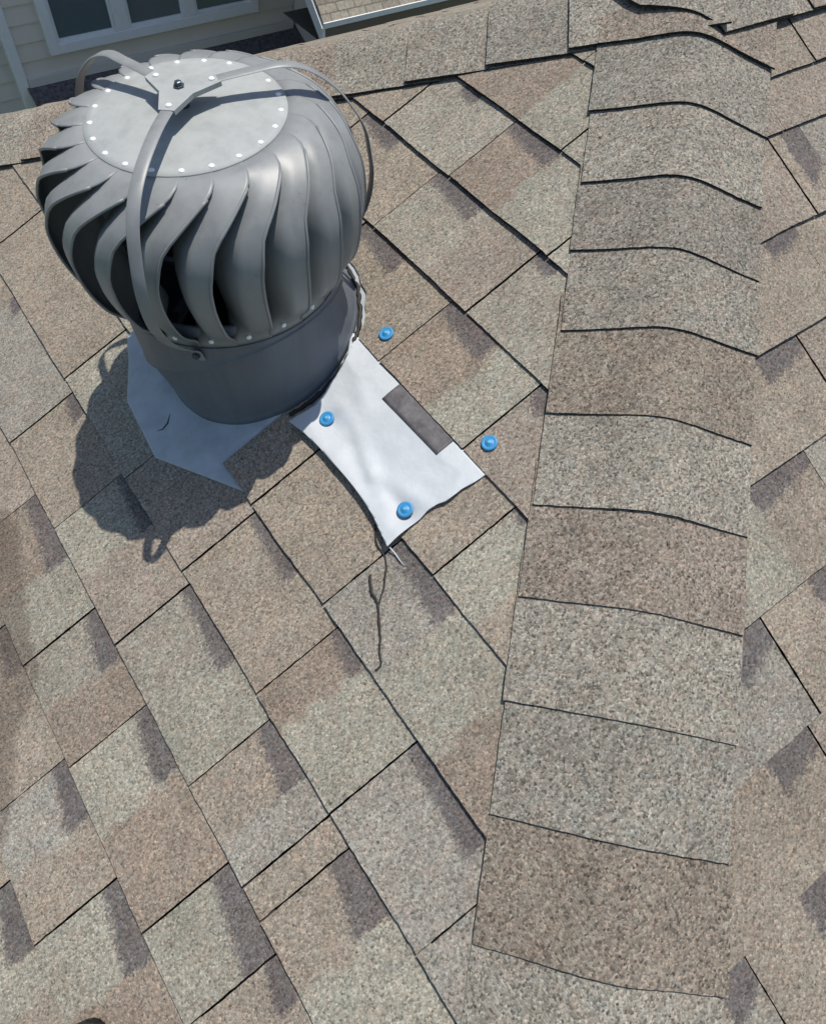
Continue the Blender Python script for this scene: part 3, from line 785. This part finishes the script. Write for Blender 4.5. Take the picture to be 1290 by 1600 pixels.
# dark tar strands below the sheet
ts = empty('tar_strand', PL(1.03, -.47, .008), 'thin dark crooked strand of dried tar on the shingle below the white membrane', 'tar')
def strand(pts, r, h=.0085):
    b = MB(); P2 = catmull(pts, 5); o = []
    for i, (s, y) in enumerate(P2): o.append(PL(s + .0012 * noise.noise(Vector((i*.7, r*900, 0))), y + .0012 * noise.noise(Vector((i*.7, 5, 1))), h - (.0030 if s > .9555 and s < 1.0 else .0006)))
    rr = [r * (.75 + .5 * abs(noise.noise(Vector((i * .9, 7, r * 500))))) for i in range(len(o))]
    b.tube(o, rr, 6); return b.build('strand', M_seal, ts, True)
strand([(.9726, -.389), (.9879, -.413), (.9909, -.4376), (.9993, -.452), (1.0173, -.4717), (1.0353, -.4853)], .0015)
strand([(1.0213, -.4444), (1.0332, -.4638), (1.0367, -.4841), (1.0508, -.5063), (1.0621, -.5246), (1.0728, -.5376), (1.0813, -.5521), (1.0917, -.5543)], .0021, .0088)
# ------------------------------------------------------------------ shoe at the bottom edge
sc_, yc_ = 1.627, -.667
shoe = empty('shoe', PL(sc_, yc_, .01), 'black shoe tip with a pale sole poking in at the bottom edge of the photo', 'shoe')
fwd = (PL(0, 0) - PL(1, 0)).normalized() * .70 + Vector((0, 1, 0)) * .72; fwd.normalize(); sid = nL.cross(fwd)
tip = PL(sc_, yc_, .010)
def sp(a, b, c): return tip - fwd * a + sid * b + nL * c
def outline(q, grow=0): # half width along the shoe
    return interp(q, [0, .004, .012, .03, .06, .10, .16, .22, .27, .29, .30], [.002, .012, .021, .029, .038, .044, .038, .032, .032, .024, .004]) + grow
mb = MB(); rows = []
qs = [0, .002, .004, .008, .014, .022, .03, .045, .06, .10, .14, .18, .22, .25, .27, .285, .295, .30]
for q in qs:
    wv = outline(q); top_ = interp(q, [0, .01, .03, .08, .14, .18, .22, .28, .30], [.022, .032, .040, .052, .085, .105, .11, .10, .03])
    rows.append([sp(q, wv * math.cos(R_(a)) * (1 if math.sin(R_(a)) < .5 else .85), .012 + (top_ - .012) * max(0, math.sin(R_(a)))) for a in (0, 15, 35, 60, 90, 120, 145, 165, 180)])
mb.grid(rows); mb.build('upper', M_shoe, shoe, True)
mb = MB(); rows = []
for q in qs:
    wv = outline(q, .003); rows.append([sp(q - .003 if q < .01 else q, b_ * wv, c_) for b_, c_ in ((-1, 0), (-1, .014), (-.9, .016), (.9, .016), (1, .014), (1, 0))])
mb.grid(rows, True); mb.f.append(tuple(range(6))); mb.f.append(tuple(len(mb.v) - 6 + k for k in range(6))); mb.build('sole', M_shoe, shoe, True)

# ------------------------------------------------------------------ neighbouring house
YW = 4.3
nb = empty('neighbour_house', (.7, YW, -5.6), 'neighbouring house with beige lap siding, a white framed window and a lower roof', 'house')
def siding(x0, x1, y, z0, z1, lap, mat_, name='siding_wall'):
    mb = MB(); z = z0
    while z < z1:
        mb.quad((x0, y - .012, z), (x1, y - .012, z), (x1, y - .001, z + lap), (x0, y - .001, z + lap))
        mb.quad((x0, y - .001, z), (x1, y - .001, z), (x1, y - .012, z), (x0, y - .012, z)); z += lap
    return mb.build(name, mat_, nb)
siding(-.288, 1.6, YW, -5.6, 2.0, .098, M_siding)
siding(-3.5, -.288, YW + .03, -5.6, 2.0, .098, M_sidingl)
mb = MB(); mb.box(-3.5, 5, YW + .05, YW + 6, -5.6, 2.0); mb.build('wall_core', M_under, nb)
mb = MB(); mb.box(-.345, -.285, YW - .022, YW + .05, -5.6, 2.0); mb.build('corner_board', M_trim, nb, bevel=.003)
mb = MB(); mb.box(-.284, 1.58, YW - .03, YW - .002, -1.915, -1.865); mb.build('skirt_trim', M_sidingl, nb, bevel=.002)
# window
win = empty('window', (.6, YW, -1.2), None, None); 
win.parent = nb; win.matrix_parent_inverse = Matrix.Translation(-Vector(nb.location))
def wbox(name, mat_, boxes, bv=.003):
    b = MB()
    for x in boxes: b.box(*x)
    me = bpy.data.meshes.new(name); me.from_pydata([tuple(Vector(p) - Vector((.6, YW, -1.2))) for p in b.v], [], b.f); me.materials.append(mat_)
    o = bpy.data.objects.new(name, me); COL.objects.link(o); o.parent = win
    if bv: md = o.modifiers.new('b', 'BEVEL'); md.width = bv
    return o
wz0, wz1 = -1.762, -.2
wbox('frame', M_trim, [(-.103, -.045, YW - .045, YW + .03, wz0, wz1), (1.255, 1.314, YW - .045, YW + .03, wz0, wz1), (-.045, 1.255, YW - .043, YW + .03, wz0, wz0 + .055), (-.045, 1.255, YW - .043, YW + .03, wz1 - .06, wz1),
                       (.325, .415, YW - .041, YW + .03, wz0 + .055, wz1 - .06), (.785, .865, YW - .041, YW + .03, wz0 + .055, wz1 - .06)])
for x0, x1 in ((-.045, .325), (.415, .785), (.865, 1.255)):
    wbox('sash', M_trim, [(x0, x0 + .018, YW - .028, YW + .02, wz0 + .055, wz1 - .06), (x1 - .018, x1, YW - .028, YW + .02, wz0 + .055, wz1 - .06), (x0 + .018, x1 - .018, YW - .026, YW + .02, wz0 + .055, wz0 + .075)], .001)
    wbox('pane', M_glass, [(x0 + .016, x1 - .016, YW - .016, YW - .010, wz0 + .07, wz1 - .06)], 0)
# unseen overhang above the tall wall, added to shade the low roof
mb = MB(); mb.box(-3.6, 5.2, YW - .55, YW + .06, 2.0, 2.15); mb.build('shade_eave', M_trim, nb)
def uvquad(name, a, b, c, d, mat_, parent, thick=.02):
    me = bpy.data.meshes.new(name); me.from_pydata([a, b, c, d], [], [(0, 1, 2, 3)]); uvl = me.uv_layers.new(name='UVMap')
    W_, H_ = (Vector(b) - Vector(a)).length, (Vector(d) - Vector(a)).length
    for l, q in zip(uvl.data, ((0, 0), (W_, 0), (W_, H_), (0, H_))): l.uv = q
    o = link(name, me, mat_, parent); md = o.modifiers.new('s', 'SOLIDIFY'); md.thickness = thick; md.offset = -1
    return o
# low dark roof at the foot of the wall
uvquad('lower_roof', (-.30, YW - 1.9, -1.93 - .85), (1.9, YW - 1.9, -1.93 - .85), (1.9, YW - .005, -1.905), (-.30, YW - .005, -1.905), M_dark, nb)
# wing on the right: side wall, front wall, roof with white drip edge
mb = MB(); mb.box(1.606, 6, 3.69, YW + .05, -5.6, -1.50); mb.build('wing_wall', M_fascia, nb)
mb = MB(); mb.quad((1.604, 3.69, -5.6), (1.604, YW, -5.6), (1.604, YW, -1.0), (1.604, 3.69, -1.5)); mb.build('wing_side', M_siding, nb)
x0 = 1.195; ey, ez = 3.2, -1.44; sl = 1.02
uvquad('wing_roof', (x0, ey, ez), (6, ey, ez), (6, ey + 1.6, ez + 1.6 * sl), (x0, ey + 1.6, ez + 1.6 * sl), M_ntan, nb, .02)
mb = MB(); mb.box(x0 - .006, 6, ey - .010, ey - .001, ez - .020, ez + .008); mb.build('drip_edge', M_trim, nb)
mb = MB(); mb.box(x0, 6, ey + .004, ey + .024, ez - .12, ez - .022); mb.build('fascia', M_fascia, nb)
mb = MB(); mb.add([(x0 - .002, ey + .002, ez - .125), (x0 - .002, ey + .002, ez - .022), (x0 - .002, ey + 1.5, ez + 1.5 * sl - .022), (x0 - .002, ey + 1.5, ez + 1.5 * sl - .15)], [(0, 1, 2, 3)])
mb.build('rake_board', M_trim, nb, solid=.02)
mb = MB(); mb.quad((x0, ey + .02, ez - .11), (6, ey + .02, ez - .11), (6, 3.69, ez - .11), (x0, 3.69, ez - .11)); mb.build('soffit', M_under, nb)
